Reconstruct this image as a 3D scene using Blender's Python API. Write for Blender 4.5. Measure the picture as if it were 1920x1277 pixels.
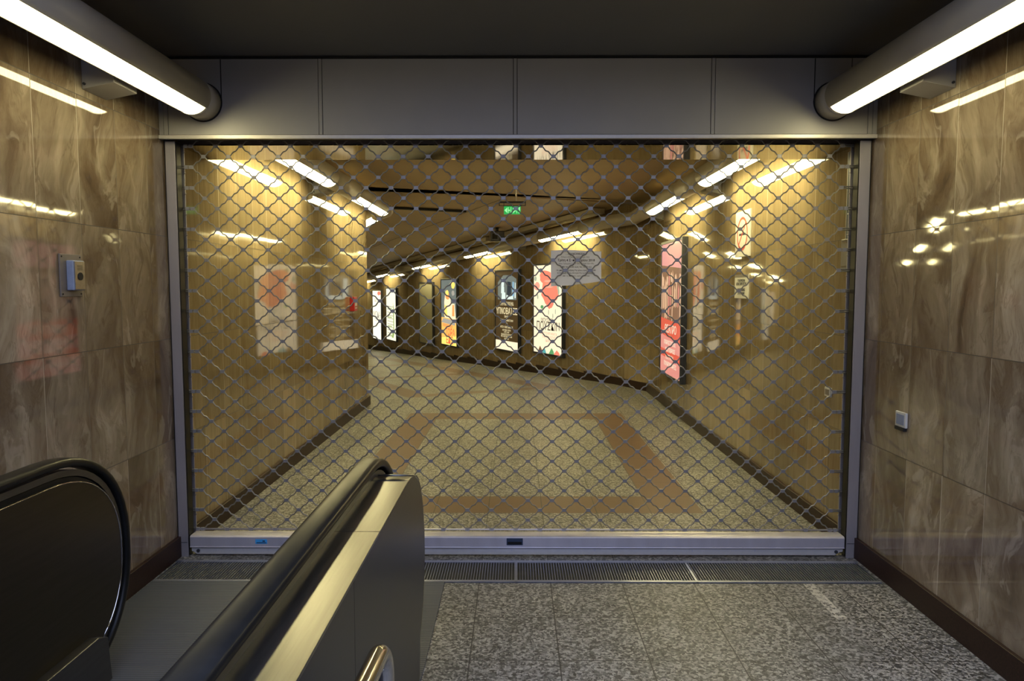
import bpy, math, random
from mathutils import Vector, Matrix
for _o in list(bpy.data.objects):
    bpy.data.objects.remove(_o)
SC = bpy.context.scene
COL = SC.collection
R = math.radians
rng = random.Random(7)

# ------------------------------------------------------------------ camera, world, exposure
EYE = 1.58
cam = bpy.data.cameras.new('camera'); cam.sensor_width = 36.0; cam.lens = 36.0 * 1348 / 1920
cam.clip_start = 0.02
co = bpy.data.objects.new('camera', cam); COL.objects.link(co)
co.location = (0, 0, EYE); co.rotation_euler = (R(90 - 4.258), 0, R(0.326))
SC.camera = co

LAMP_NEAR = 19.0      # emission of the fluorescent lamps on this side of the shutter
LAMP_TUN = 45.0      # emission of the lamps inside the passage
WARM_NEAR = (1.0, 0.87, 0.46)
WARM_TUN = (1.0, 0.86, 0.40)
w = bpy.data.worlds.new('sky'); SC.world = w; w.use_nodes = True
bg = w.node_tree.nodes['Background']
bg.inputs[0].default_value = (0.52, 0.61, 0.95, 1)
bg.inputs[1].default_value = 4.7
SC.view_settings.view_transform = 'Standard'
SC.view_settings.look = 'None'
SC.view_settings.exposure = 0.0
SC.view_settings.gamma = 1.0
SC.view_settings.use_curve_mapping = False
# a light portal over the open stairwell behind the camera: it emits nothing, it only guides sky sampling
pl = bpy.data.lights.new('stairwell_portal', 'AREA'); pl.shape = 'RECTANGLE'; pl.size = 3.9; pl.size_y = 6.4
pl.cycles.is_portal = True
po = bpy.data.objects.new('stairwell_portal', pl); COL.objects.link(po)
po.location = (0, -1.9, 2.84); po.rotation_euler = (0, 0, 0)
try:
    SC.cycles.use_denoising = True
    SC.cycles.max_bounces = 10
    SC.cycles.diffuse_bounces = 6
    SC.cycles.glossy_bounces = 5
    SC.cycles.sample_clamp_indirect = 6.0
    SC.cycles.caustics_reflective = False
    SC.cycles.use_light_tree = True
    SC.cycles.blur_glossy = 0.8
except Exception:
    pass

# ------------------------------------------------------------------ key measures
XL, XR = -1.985, 1.995            # faces of the two side walls
CEIL = 2.85
CY = 10.85                        # corner where the right wall bends
AY = 9.60                         # corner where the left wall bends
U = Vector((-0.4291, 0.9032, 0))  # direction of the passage beyond the bend
N = Vector((0.9032, 0.4291, 0))   # towards its right hand wall
C0 = Vector((XR, CY, 0))
ANG = math.atan2(U.y, U.x)
S0, SLOPE, SEND = 0.9, 0.043, 19.0
TZ, TR, TOFF = 2.60, 0.10, 0.25   # lamp tube height, radius, distance of its axis from the wall
def P(s, n, z=0.0):
    v = C0 + U * s + N * n
    return Vector((v.x, v.y, z))
def drop(s): return -SLOPE * max(0.0, s - S0)

# ------------------------------------------------------------------ mesh helpers
class MB:
    def __init__(s): s.v = []; s.f = []; s.m = []; s.sm = []
    def quad(s, pts, m=0, smooth=False):
        b = len(s.v); s.v += [tuple(p) for p in pts]; s.f.append(tuple(range(b, b + len(pts)))); s.m.append(m); s.sm.append(smooth)
    def box(s, x0, x1, y0, y1, z0, z1, m=0):
        b = len(s.v)
        s.v += [(x0,y0,z0),(x1,y0,z0),(x1,y1,z0),(x0,y1,z0),(x0,y0,z1),(x1,y0,z1),(x1,y1,z1),(x0,y1,z1)]
        for f in ((0,3,2,1),(4,5,6,7),(0,1,5,4),(1,2,6,5),(2,3,7,6),(3,0,4,7)):
            s.f.append(tuple(b + i for i in f)); s.m.append(m); s.sm.append(False)
    def prism(s, poly, axis, a, b2, m=0, smooth=False):
        # poly: 2D points in the two other axes (order x,y / y,z / x,z), extruded along axis from a to b2
        def mk(p, t):
            return {'x': (t, p[0], p[1]), 'y': (p[0], t, p[1]), 'z': (p[0], p[1], t)}[axis]
        n = len(poly); b = len(s.v)
        s.v += [mk(p, a) for p in poly] + [mk(p, b2) for p in poly]
        s.f.append(tuple(b + i for i in range(n))[::-1]); s.m.append(m); s.sm.append(False)
        s.f.append(tuple(b + n + i for i in range(n))); s.m.append(m); s.sm.append(False)
        for i in range(n):
            j = (i + 1) % n
            s.f.append((b + i, b + j, b + n + j, b + n + i)); s.m.append(m); s.sm.append(smooth)
    def sweep(s, path, prof, side=Vector((0, 0, 1)), closed_prof=True, caps=True, m=0, smooth=True, fixed=None):
        # sweep a 2D profile (a,b) along a path; a runs along the 'across' vector, b along the 'up' one
        path = [Vector(p) for p in path]; n = len(prof); base = len(s.v)
        for i, p in enumerate(path):
            d0 = (path[i] - path[i-1]).normalized() if i else (path[1] - path[0]).normalized()
            d1 = (path[i+1] - path[i]).normalized() if i < len(path) - 1 else d0
            t = (d0 + d1).normalized()
            k = 1.0 / max(0.3, t.dot(d1))
            if fixed is not None:
                ac = fixed; up = t.cross(ac).normalized() * -1; ka, kb = 1, k
            else:
                ac = t.cross(side).normalized(); up = ac.cross(t).normalized(); ka, kb = k, 1
            for a, b in prof: s.v.append(tuple(p + ac * a * ka + up * b * kb))
        rngn = n if closed_prof else n - 1
        for i in range(len(path) - 1):
            for j in range(rngn):
                jj = (j + 1) % n
                s.f.append((base + i*n + j, base + i*n + jj, base + (i+1)*n + jj, base + (i+1)*n + j)); s.m.append(m); s.sm.append(smooth)
        if caps and closed_prof:
            s.f.append(tuple(base + j for j in range(n))[::-1]); s.m.append(m); s.sm.append(False)
            e = base + (len(path) - 1) * n
            s.f.append(tuple(e + j for j in range(n))); s.m.append(m); s.sm.append(False)
    def tube(s, path, r, seg=8, m=0, side=Vector((0, 0, 1)), fixed=None):
        s.sweep(path, [(r * math.cos(2*math.pi*k/seg), r * math.sin(2*math.pi*k/seg)) for k in range(seg)], side=side, m=m, fixed=fixed)
    def cyl(s, c, r, h, axis='z', seg=20, m=0):
        poly = [(r * math.cos(2*math.pi*k/seg), r * math.sin(2*math.pi*k/seg)) for k in range(seg)]
        i = {'x': (1, 2, 0), 'y': (0, 2, 1), 'z': (0, 1, 2)}[axis]
        s.prism([(c[i[0]] + a, c[i[1]] + b) for a, b in poly], axis, c[i[2]] - h/2, c[i[2]] + h/2, m, True)
    def build(s, name, mats, parent=None, loc=None, rotz=0.0, bevel=0.0, bseg=2):
        me = bpy.data.meshes.new(name); me.from_pydata(s.v, [], s.f); me.update()
        mats = mats if isinstance(mats, (list, tuple)) else [mats]
        for q in mats: me.materials.append(q)
        for p, mi, sm in zip(me.polygons, s.m, s.sm): p.material_index = mi; p.use_smooth = sm
        import bmesh
        bm = bmesh.new(); bm.from_mesh(me); bmesh.ops.recalc_face_normals(bm, faces=bm.faces); bm.to_mesh(me); bm.free()
        o = bpy.data.objects.new(name, me); COL.objects.link(o)
        if parent is not None: o.parent = parent
        if loc is not None: o.location = loc
        o.rotation_euler = (0, 0, rotz)
        if bevel:
            b = o.modifiers.new('bevel', 'BEVEL'); b.width = bevel; b.segments = bseg; b.limit_method = 'ANGLE'; b.angle_limit = R(40)
        return o
def tag(o, label, cat, group=None):
    o['label'] = label; o['category'] = cat
    if group: o['group'] = group
    return o
def struct(o): o['kind'] = 'structure'; return o
def thing(name, label, cat, loc=(0, 0, 0), rotz=0.0, group=None):
    o = bpy.data.objects.new(name, None); COL.objects.link(o); o.location = loc; o.rotation_euler = (0, 0, rotz); o.empty_display_size = 0.1
    return tag(o, label, cat, group)
def part_label(o, label): o['label'] = label; return o

# ------------------------------------------------------------------ material helpers
def newmat(name):
    m = bpy.data.materials.new(name); m.use_nodes = True
    nt = m.node_tree; b = nt.nodes['Principled BSDF']
    return m, nt, b
def node(nt, t, **k):
    n = nt.nodes.new(t)
    for a, v in k.items(): setattr(n, a, v)
    return n
def mth(nt, op, a, b=None, c=None):
    n = node(nt, 'ShaderNodeMath', operation=op)
    for i, v in enumerate((a, b, c)):
        if v is None: continue
        if isinstance(v, (int, float)): n.inputs[i].default_value = v
        else: nt.links.new(v, n.inputs[i])
    return n.outputs[0]
def ramp(nt, fac, stops, interp='LINEAR'):
    n = node(nt, 'ShaderNodeValToRGB'); n.color_ramp.interpolation = interp
    e = n.color_ramp.elements
    while len(e) < len(stops): e.new(0.5)
    for el, (p, c) in zip(e, stops): el.position = p; el.color = (*c, 1)
    nt.links.new(fac, n.inputs[0]); return n.outputs[0]
def mixc(nt, fac, a, b, mode='MIX'):
    n = node(nt, 'ShaderNodeMix', data_type='RGBA', blend_type=mode)
    for sck, v in ((n.inputs[0], fac), (n.inputs[6], a), (n.inputs[7], b)):
        if isinstance(v, (int, float)): sck.default_value = v
        elif isinstance(v, tuple): sck.default_value = (*v, 1)
        else: nt.links.new(v, sck)
    return n.outputs[2]
def noise(nt, vec, scale, detail=4, rough=0.55, dist=0.0):
    n = node(nt, 'ShaderNodeTexNoise'); n.inputs['Scale'].default_value = scale; n.inputs['Detail'].default_value = detail
    n.inputs['Roughness'].default_value = rough; n.inputs['Distortion'].default_value = dist
    if vec is not None: nt.links.new(vec, n.inputs['Vector'])
    return n.outputs[0]
def comb(nt, x, y, z=0.0):
    n = node(nt, 'ShaderNodeCombineXYZ')
    for i, v in enumerate((x, y, z)):
        if isinstance(v, (int, float)): n.inputs[i].default_value = v
        else: nt.links.new(v, n.inputs[i])
    return n.outputs[0]
def objxyz(nt):
    t = node(nt, 'ShaderNodeTexCoord'); s = node(nt, 'ShaderNodeSeparateXYZ'); nt.links.new(t.outputs['Object'], s.inputs[0])
    return t.outputs['Object'], s.outputs[0], s.outputs[1], s.outputs[2]
def edge_line(nt, v, period, phase, half):
    # 1 within 'half' metres of every joint at phase + k*period
    f = mth(nt, 'FRACT', mth(nt, 'DIVIDE', mth(nt, 'SUBTRACT', v, phase), period))
    d = mth(nt, 'ABSOLUTE', mth(nt, 'SUBTRACT', f, 0.5))
    return mth(nt, 'GREATER_THAN', d, 0.5 - half / period)
def between(nt, v, a, b):
    return mth(nt, 'MULTIPLY', mth(nt, 'GREATER_THAN', v, a), mth(nt, 'LESS_THAN', v, b))

def marble(name, calm_from=None):
    """polished beige marble slabs; from 'calm_from' along the wall the slabs are the even, straight grained kind"""
    m, nt, b = newmat(name)
    obj, x, y, z = objxyz(nt)
    TW, TH, PH = 0.308, 0.583, 0.117
    ix = mth(nt, 'FLOOR', mth(nt, 'DIVIDE', x, TW)); iz = mth(nt, 'FLOOR', mth(nt, 'DIVIDE', mth(nt, 'SUBTRACT', z, PH), TH))
    wn = node(nt, 'ShaderNodeTexWhiteNoise', noise_dimensions='2D'); nt.links.new(comb(nt, ix, iz), wn.inputs['Vector'])
    sp = node(nt, 'ShaderNodeSeparateColor'); nt.links.new(wn.outputs['Color'], sp.inputs[0])
    ra, rb, rc = sp.outputs
    px = mth(nt, 'ADD', x, mth(nt, 'MULTIPLY', ra, 37.0)); pz = mth(nt, 'ADD', z, mth(nt, 'MULTIPLY', rb, 23.0))
    warp = noise(nt, comb(nt, mth(nt, 'MULTIPLY', px, 2.6), mth(nt, 'MULTIPLY', pz, 2.0), rc), 1.0, 3, 0.5, 0.0)
    wx = mth(nt, 'ADD', px, mth(nt, 'MULTIPLY', warp, 0.30)); wz = mth(nt, 'ADD', pz, mth(nt, 'MULTIPLY', warp, 0.5))
    big = noise(nt, comb(nt, mth(nt, 'MULTIPLY', wx, 4.2), mth(nt, 'MULTIPLY', wz, 1.5), rc), 1.0, 6, 0.56, 0.7)
    vein = noise(nt, comb(nt, mth(nt, 'MULTIPLY', px, 20.0), mth(nt, 'MULTIPLY', pz, 2.2), rc), 1.0, 9, 0.68, 1.1)
    fine = noise(nt, comb(nt, mth(nt, 'MULTIPLY', px, 75.0), mth(nt, 'MULTIPLY', pz, 3.0), rc), 1.0, 4, 0.6, 0.3)
    cloud = noise(nt, comb(nt, mth(nt, 'MULTIPLY', wx, 26.0), mth(nt, 'MULTIPLY', wz, 11.0), 1.7), 1.0, 8, 0.66, 0.6)
    ridge = noise(nt, comb(nt, mth(nt, 'MULTIPLY', wx, 7.0), mth(nt, 'MULTIPLY', wz, 1.6), 5.1), 1.0, 5, 0.6, 0.9)
    patch = noise(nt, comb(nt, mth(nt, 'MULTIPLY', wx, 7.0), mth(nt, 'MULTIPLY', wz, 2.3), 3.3), 1.0, 6, 0.55, 1.2)
    c1 = ramp(nt, big, [(0.32, (0.115, 0.082, 0.055)), (0.44, (0.20, 0.152, 0.105)), (0.55, (0.27, 0.218, 0.158)), (0.68, (0.41, 0.35, 0.27))])
    c2 = ramp(nt, cloud, [(0.30, (0.74, 0.70, 0.66)), (0.50, (0.98, 0.97, 0.96)), (0.70, (1.12, 1.11, 1.10))])
    c = mixc(nt, 0.6, c1, c2, 'MULTIPLY')
    c3 = ramp(nt, vein, [(0.30, (0.80, 0.77, 0.74)), (0.55, (1.0, 1.0, 1.0))])
    c = mixc(nt, 0.45, c, c3, 'MULTIPLY')
    rd = mth(nt, 'ABSOLUTE', mth(nt, 'SUBTRACT', ridge, 0.5))
    rmask = ramp(nt, rd, [(0.003, (1, 1, 1)), (0.016, (0, 0, 0))])
    c = mixc(nt, mth(nt, 'MULTIPLY', rmask, 0.34), c, (0.13, 0.09, 0.055))
    pmask = ramp(nt, patch, [(0.585, (0, 0, 0)), (0.61, (1, 1, 1)), (0.70, (0.55, 0.55, 0.55))])
    c = mixc(nt, mth(nt, 'MULTIPLY', pmask, 0.55), c, (0.15, 0.105, 0.065))
    lmask = ramp(nt, patch, [(0.36, (1, 1, 1)), (0.40, (0, 0, 0))])
    c = mixc(nt, mth(nt, 'MULTIPLY', lmask, 0.35), c, (0.50, 0.44, 0.36))
    if calm_from is not None:
        k1 = ramp(nt, vein, [(0.30, (0.24, 0.18, 0.10)), (0.55, (0.31, 0.245, 0.15)), (0.75, (0.37, 0.30, 0.19))])
        k2 = ramp(nt, fine, [(0.3, (0.86, 0.84, 0.80)), (0.6, (1.0, 1.0, 1.0))])
        k = mixc(nt, 0.8, k1, k2, 'MULTIPLY')
        tone = mth(nt, 'ADD', 0.93, mth(nt, 'MULTIPLY', rc, 0.12))
        k = mixc(nt, 1.0, k, comb(nt, tone, tone, tone), 'MULTIPLY')
        c = mixc(nt, mth(nt, 'GREATER_THAN', x, calm_from), c, k)
    tone = mth(nt, 'ADD', 0.74, mth(nt, 'MULTIPLY', ra, 0.34))
    c = mixc(nt, 1.0, c, comb(nt, tone, tone, tone), 'MULTIPLY')
    sv = edge_line(nt, x, TW, 0.0, 0.0024); sh = edge_line(nt, z, TH, PH, 0.0018)
    grout = mixc(nt, mth(nt, 'GREATER_THAN', rb, 0.55), (0.10, 0.075, 0.05), (0.50, 0.44, 0.35))
    c = mixc(nt, mth(nt, 'MULTIPLY', sv, 0.95), c, grout)
    c = mixc(nt, sh, c, (0.05, 0.04, 0.03))
    nt.links.new(c, b.inputs['Base Color'])
    seam = mth(nt, 'MAXIMUM', sv, sh)
    nt.links.new(mth(nt, 'ADD', mth(nt, 'MULTIPLY', seam, 0.5), mth(nt, 'ADD', 0.020, mth(nt, 'MULTIPLY', vein, 0.04))), b.inputs['Roughness'])
    b.inputs['IOR'].default_value = 1.55
    # every slab sits at a very slightly different angle
    g = node(nt, 'ShaderNodeNewGeometry')
    off = node(nt, 'ShaderNodeVectorMath', operation='SUBTRACT'); nt.links.new(wn.outputs['Color'], off.inputs[0]); off.inputs[1].default_value = (0.5, 0.5, 0.5)
    sc = node(nt, 'ShaderNodeVectorMath', operation='SCALE'); nt.links.new(off.outputs[0], sc.inputs[0]); sc.inputs[3].default_value = 0.006
    ad = node(nt, 'ShaderNodeVectorMath', operation='ADD'); nt.links.new(g.outputs['Normal'], ad.inputs[0]); nt.links.new(sc.outputs[0], ad.inputs[1])
    nr = node(nt, 'ShaderNodeVectorMath', operation='NORMALIZE'); nt.links.new(ad.outputs[0], nr.inputs[0])
    nt.links.new(nr.outputs[0], b.inputs['Normal'])
    return m

def granite(name, bands='rect'):
    """grey speckled granite tiles with a frame of brown tiles let in"""
    m, nt, b = newmat(name)
    obj, x, y, z = objxyz(nt)
    v = node(nt, 'ShaderNodeTexVoronoi', feature='F1'); v.inputs['Scale'].default_value = 95; v.inputs['Randomness'].default_value = 1
    nd = node(nt, 'ShaderNodeTexNoise'); nd.inputs['Scale'].default_value = 60; nd.inputs['Detail'].default_value = 2; nt.links.new(obj, nd.inputs['Vector'])
    wv = node(nt, 'ShaderNodeVectorMath', operation='MULTIPLY_ADD'); nt.links.new(nd.outputs[1], wv.inputs[0]); wv.inputs[1].default_value = (0.02, 0.02, 0.02); nt.links.new(obj, wv.inputs[2])
    nt.links.new(wv.outputs[0], v.inputs['Vector'])
    s = node(nt, 'ShaderNodeSeparateColor'); nt.links.new(v.outputs['Color'], s.inputs[0])
    n2 = noise(nt, obj, 220, 3, 0.6)
    val = mth(nt, 'ADD', mth(nt, 'MULTIPLY', s.outputs[0], 0.6), mth(nt, 'MULTIPLY', n2, 0.5))
    c = ramp(nt, val, [(0.24, (0.028, 0.028, 0.028)), (0.44, (0.092, 0.091, 0.087)), (0.60, (0.185, 0.182, 0.172)), (0.82, (0.38, 0.375, 0.355))])
    cl = noise(nt, obj, 2.2, 3, 0.5)
    cc = ramp(nt, cl, [(0.3, (0.80, 0.80, 0.81)), (0.7, (1.08, 1.06, 1.03))])
    c = mixc(nt, 1.0, c, cc, 'MULTIPLY')
    if bands == 'rect':
        PX, PHX, PY, PHY = 0.382, 0.185, 0.399, 4.937
        o = mth(nt, 'MULTIPLY', between(nt, x, -1.325, 1.315), between(nt, y, 4.937, 8.927))
        i = mth(nt, 'MULTIPLY', between(nt, x, -0.961, 0.949), between(nt, y, 5.336, 8.528))
        band = mth(nt, 'SUBTRACT', o, i)
        worn = mth(nt, 'MULTIPLY', between(nt, x, 1.53, 1.585), between(nt, y, 3.33, 3.74))
        wnz = noise(nt, obj, 30, 4, 0.7)
        worn = mth(nt, 'MULTIPLY', worn, mth(nt, 'MULTIPLY', mth(nt, 'GREATER_THAN', wnz, 0.47), 0.7))
        c = mixc(nt, worn, c, (0.62, 0.60, 0.54))
    else:
        PX, PHX, PY, PHY = 0.40, 0.9, 0.385, -0.955
        band = None
        o = mth(nt, 'MULTIPLY', between(nt, y, 0.955, 3.48), mth(nt, 'LESS_THAN', mth(nt, 'FRACT', mth(nt, 'DIVIDE', mth(nt, 'SUBTRACT', x, 0.84), 3.4)), 1.0))
        side = mth(nt, 'MAXIMUM', between(nt, y, 0.955, 1.32), between(nt, y, 3.12, 3.48))
        cross = mth(nt, 'LESS_THAN', mth(nt, 'FRACT', mth(nt, 'DIVIDE', mth(nt, 'SUBTRACT', x, 0.84), 3.4)), 0.11)
        band = mth(nt, 'MULTIPLY', mth(nt, 'MULTIPLY', mth(nt, 'MAXIMUM', side, cross), between(nt, y, 0.955, 3.48)), mth(nt, 'GREATER_THAN', x, 0.84))
    br = ramp(nt, n2, [(0.3, (0.085, 0.046, 0.027)), (0.7, (0.13, 0.073, 0.043))])
    c = mixc(nt, band, c, br)
    sm = mth(nt, 'MAXIMUM', edge_line(nt, x, PX, PHX, 0.0030), edge_line(nt, y, PY, PHY, 0.0026))
    c = mixc(nt, mth(nt, 'MULTIPLY', sm, 0.85), c, (0.02, 0.019, 0.018))
    nt.links.new(c, b.inputs['Base Color'])
    b.inputs['Specular IOR Level'].default_value = 0.32
    nt.links.new(mth(nt, 'ADD', 0.30, mth(nt, 'MULTIPLY', n2, 0.28)), b.inputs['Roughness'])
    return m

def simple(name, col, rough=0.5, metal=0.0, var=0.08, scale=30.0, stretch=(1, 1, 1), coat=0.0, spec=None):
    m, nt, b = newmat(name)
    obj, x, y, z = objxyz(nt)
    mp = node(nt, 'ShaderNodeMapping'); mp.inputs['Scale'].default_value = stretch; nt.links.new(obj, mp.inputs[0])
    n = noise(nt, mp.outputs[0], scale, 4, 0.6)
    lo = tuple(c * (1 - var) for c in col); hi = tuple(min(1, c * (1 + var)) for c in col)
    nt.links.new(ramp(nt, n, [(0.3, lo), (0.7, hi)]), b.inputs['Base Color'])
    nt.links.new(mth(nt, 'ADD', rough - 0.04, mth(nt, 'MULTIPLY', n, 0.08)), b.inputs['Roughness'])
    b.inputs['Metallic'].default_value = metal
    if coat: b.inputs['Coat Weight'].default_value = coat; b.inputs['Coat Roughness'].default_value = 0.05
    if spec is not None: b.inputs['Specular IOR Level'].default_value = spec
    return m
def emit(name, col, strength, coat=True):
    m, nt, b = newmat(name)
    b.inputs['Base Color'].default_value = (0.05, 0.05, 0.05, 1)
    b.inputs['Emission Color'].default_value = (*col, 1); b.inputs['Emission Strength'].default_value = strength
    b.inputs['Roughness'].default_value = 0.08
    return m

M = {}
M['wall'] = marble('beige_marble_slabs', calm_from=1.25)
M['wall_calm'] = marble('straight_grained_marble_slabs', calm_from=-100.0)
M['floor'] = granite('speckled_granite_tiles')
M['ramp'] = granite('speckled_granite_ramp_tiles', 'strip')
M['skirt'] = simple('dark_red_granite', (0.026, 0.012, 0.009), 0.42, var=0.5, scale=120, spec=0.25)
M['ceiling_dark'] = simple('dark_grey_ceiling_board', (0.15, 0.15, 0.15), 0.6, var=0.05, scale=2.0)
M['ceiling'] = simple('painted_ceiling_board', (0.44, 0.35, 0.22), 0.6, var=0.05, scale=2.0)
M['black'] = simple('black_gap', (0.008, 0.008, 0.008), 0.8)
M['enamel'] = simple('white_enamelled_steel', (0.37, 0.365, 0.365), 0.42, var=0.04, scale=3.0)
M['trim'] = simple('pale_aluminium_trim', (0.60, 0.58, 0.56), 0.35, metal=0.3, var=0.04)
M['tube'] = simple('cream_lamp_housing', (0.46, 0.43, 0.37), 0.34, var=0.05, scale=6)
M['tube_in'] = simple('white_reflector', (0.75, 0.74, 0.70), 0.5)
M['soffit'] = simple('polished_steel_soffit', (0.50, 0.46, 0.40), 0.05, metal=1.0, var=0.05, scale=4)
M['steel'] = simple('brushed_steel', (0.30, 0.295, 0.285), 0.30, metal=1.0, var=0.12, scale=60, stretch=(1, 0.05, 1))
M['steel_side'] = simple('dull_brushed_steel', (0.125, 0.13, 0.15), 0.38, metal=1.0, var=0.10, scale=60, stretch=(1, 0.05, 1))
M['steel_dark'] = simple('dark_bronze_steel', (0.075, 0.068, 0.060), 0.34, metal=1.0, var=0.10, scale=60, stretch=(1, 0.05, 1))
M['chrome'] = simple('polished_steel_tube', (0.62, 0.60, 0.56), 0.12, metal=1.0, var=0.03)
M['rail_metal'] = simple('pale_anodised_aluminium', (0.56, 0.54, 0.60), 0.42, metal=0.55, var=0.07, scale=12, stretch=(1, 1, 0.2))
M['guide'] = simple('dull_aluminium_rail', (0.36, 0.34, 0.36), 0.42, metal=0.5, var=0.07, scale=12, stretch=(1, 1, 0.2))
M['wire'] = simple('galvanised_wire', (0.25, 0.24, 0.225), 0.45, metal=0.5, var=0.10, scale=50)
M['clip'] = simple('galvanised_clip', (0.29, 0.285, 0.30), 0.42, metal=0.5, var=0.08, scale=50)
M['rubber'] = simple('black_rubber', (0.010, 0.010, 0.009), 0.36, var=0.2, scale=20, spec=0.20)
M['darkframe'] = simple('dark_anodised_frame', (0.045, 0.048, 0.060), 0.35, metal=0.3)
M['lamp_near'] = emit('lit_lamp_cover_entrance', WARM_NEAR, LAMP_NEAR)
M['lamp_tun'] = emit('lit_lamp_cover_passage', WARM_TUN, LAMP_TUN)
M['grate'] = simple('grating_steel', (0.34, 0.36, 0.44), 0.35, metal=0.8)
M['paper'] = simple('white_paper', (0.85, 0.86, 0.90), 0.7, var=0.03, scale=10)
_nt = M['paper'].node_tree; _tr = _nt.nodes.new('ShaderNodeBsdfTranslucent'); _tr.inputs[0].default_value = (0.80, 0.82, 0.90, 1)
_mx = _nt.nodes.new('ShaderNodeMixShader'); _mx.inputs[0].default_value = 0.35
_nt.links.new(_nt.nodes['Principled BSDF'].outputs[0], _mx.inputs[1]); _nt.links.new(_tr.outputs[0], _mx.inputs[2])
_nt.links.new(_mx.outputs[0], _nt.nodes['Material Output'].inputs[0])
M['ink'] = simple('black_ink', (0.03, 0.03, 0.05), 0.7)
M['red'] = simple('red_paint', (0.42, 0.015, 0.015), 0.3)
M['signred'] = simple('sign_red', (0.55, 0.05, 0.03), 0.5)
M['signwhite'] = simple('white_sign_board', (0.62, 0.62, 0.60), 0.35, var=0.03)
M['white'] = simple('white_plastic', (0.60, 0.60, 0.58), 0.4, var=0.03)
M['blue'] = simple('blue_label', (0.05, 0.35, 0.75), 0.5)
M['darkblue'] = simple('dark_blue_plastic', (0.02, 0.035, 0.075), 0.35)
M['bluegrey'] = simple('blue_grey_plastic', (0.22, 0.27, 0.42), 0.45)
M['boxgrey'] = simple('grey_painted_steel', (0.16, 0.14, 0.13), 0.42)

# landing plate: fine cross ribs
m_, nt_, b_ = newmat('ribbed_landing_plate'); obj_, x_, y_, z_ = objxyz(nt_)
rib = mth(nt_, 'SINE', mth(nt_, 'MULTIPLY', y_, 2 * math.pi / 0.016))
nz_ = noise(nt_, obj_, 3.0, 4, 0.6)
nt_.links.new(ramp(nt_, mth(nt_, 'ADD', mth(nt_, 'MULTIPLY', rib, 0.25), 0.5), [(0.2, (0.040, 0.047, 0.068)), (0.8, (0.105, 0.12, 0.165))]), b_.inputs['Base Color'])
b_.inputs['Metallic'].default_value = 0.45
nt_.links.new(mth(nt_, 'ADD', 0.40, mth(nt_, 'MULTIPLY', nz_, 0.2)), b_.inputs['Roughness'])
bp_ = node(nt_, 'ShaderNodeBump'); bp_.inputs['Strength'].default_value = 0.5; bp_.inputs['Distance'].default_value = 0.001
nt_.links.new(rib, bp_.inputs['Height']); nt_.links.new(bp_.outputs[0], b_.inputs['Normal'])
M['plate'] = m_

# ------------------------------------------------------------------ the setting
W = MB(); W.box(-9.0, AY - 2.993, 0.0, 0.20, -0.01, CEIL + 0.01)
W.box(-9.0, -1.5 - 2.993, 0.0, 0.20, CEIL, 5.2)
struct(W.build('wall_left', M['wall'], loc=(XL, 2.993, 0), rotz=R(90)))
W = MB(); W.box(-9.0, CY - 3.013, -0.20, 0.0, -0.01, CEIL + 0.01)
W.box(-9.0, -1.5 - 3.013, -0.20, 0.0, CEIL, 5.2)
struct(W.build('wall_right', M['wall'], loc=(XR, 3.013, 0), rotz=R(90)))
W = MB(); W.box(0.0, SEND, -0.20, 0.0, drop(SEND) - 0.05, CEIL + 0.01)
struct(W.build('wall_diagonal', M['wall_calm'], loc=C0, rotz=ANG))
W = MB(); W.box(XL - 0.2, XR + 0.2, -0.2, 0.0, -0.01, 3.1)  # unseen wall added behind the camera, its height set to block low sky light
struct(W.build('wall_sky_block', M['wall_calm'], loc=(0, -5.2, 0)))
# left hand wall beyond the bend and the far end
A = Vector((XL, AY, 0))
sA = (A - C0).dot(U); nA = (A - C0).dot(N)
W = MB(); W.box(0.0, SEND - sA, 0.0, 0.20, drop(SEND) - 0.05, CEIL + 0.01)
struct(W.build('wall_inner', M['wall_calm'], loc=A, rotz=ANG))
W = MB(); W.box(SEND, SEND + 0.2, -0.1, -nA + 0.1, drop(SEND) - 0.05, CEIL + 0.01)
struct(W.build('wall_end', M['wall_calm'], loc=C0, rotz=ANG))

# floor: level part, then the ramp beyond the bend
def cut(s):   # polygon edge at distance s beyond the bend, from the right wall to the left wall
    a = P(s, 0.35); b = P(s, nA - 0.35); return a, b
a, b = cut(S0)
F = MB()
F.prism([(XL - 0.15, -6.0), (XR + 0.15, -6.0), (XR + 0.15, CY), (a.x, a.y), (b.x, b.y), (XL - 0.15, AY + 0.2)], 'z', -0.15, 0.0)
struct(F.build('floor', M['floor']))
F = MB()
z1 = drop(SEND + 0.5)
for (y0, y1) in ((-0.2, -nA + 0.2),):
    F.v += [(S0, y0, 0), (SEND + 0.5, y0, z1), (SEND + 0.5, y1, z1), (S0, y1, 0), (S0, y0, -0.15), (SEND + 0.5, y0, z1 - 0.15), (SEND + 0.5, y1, z1 - 0.15), (S0, y1, -0.15)]
    for f in ((0,1,2,3),(4,7,6,5),(0,4,5,1),(1,5,6,2),(2,6,7,3),(3,7,4,0)): F.f.append(f); F.m.append(0); F.sm.append(False)
struct(F.build('floor_ramp', M['ramp'], loc=C0, rotz=ANG))

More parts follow.
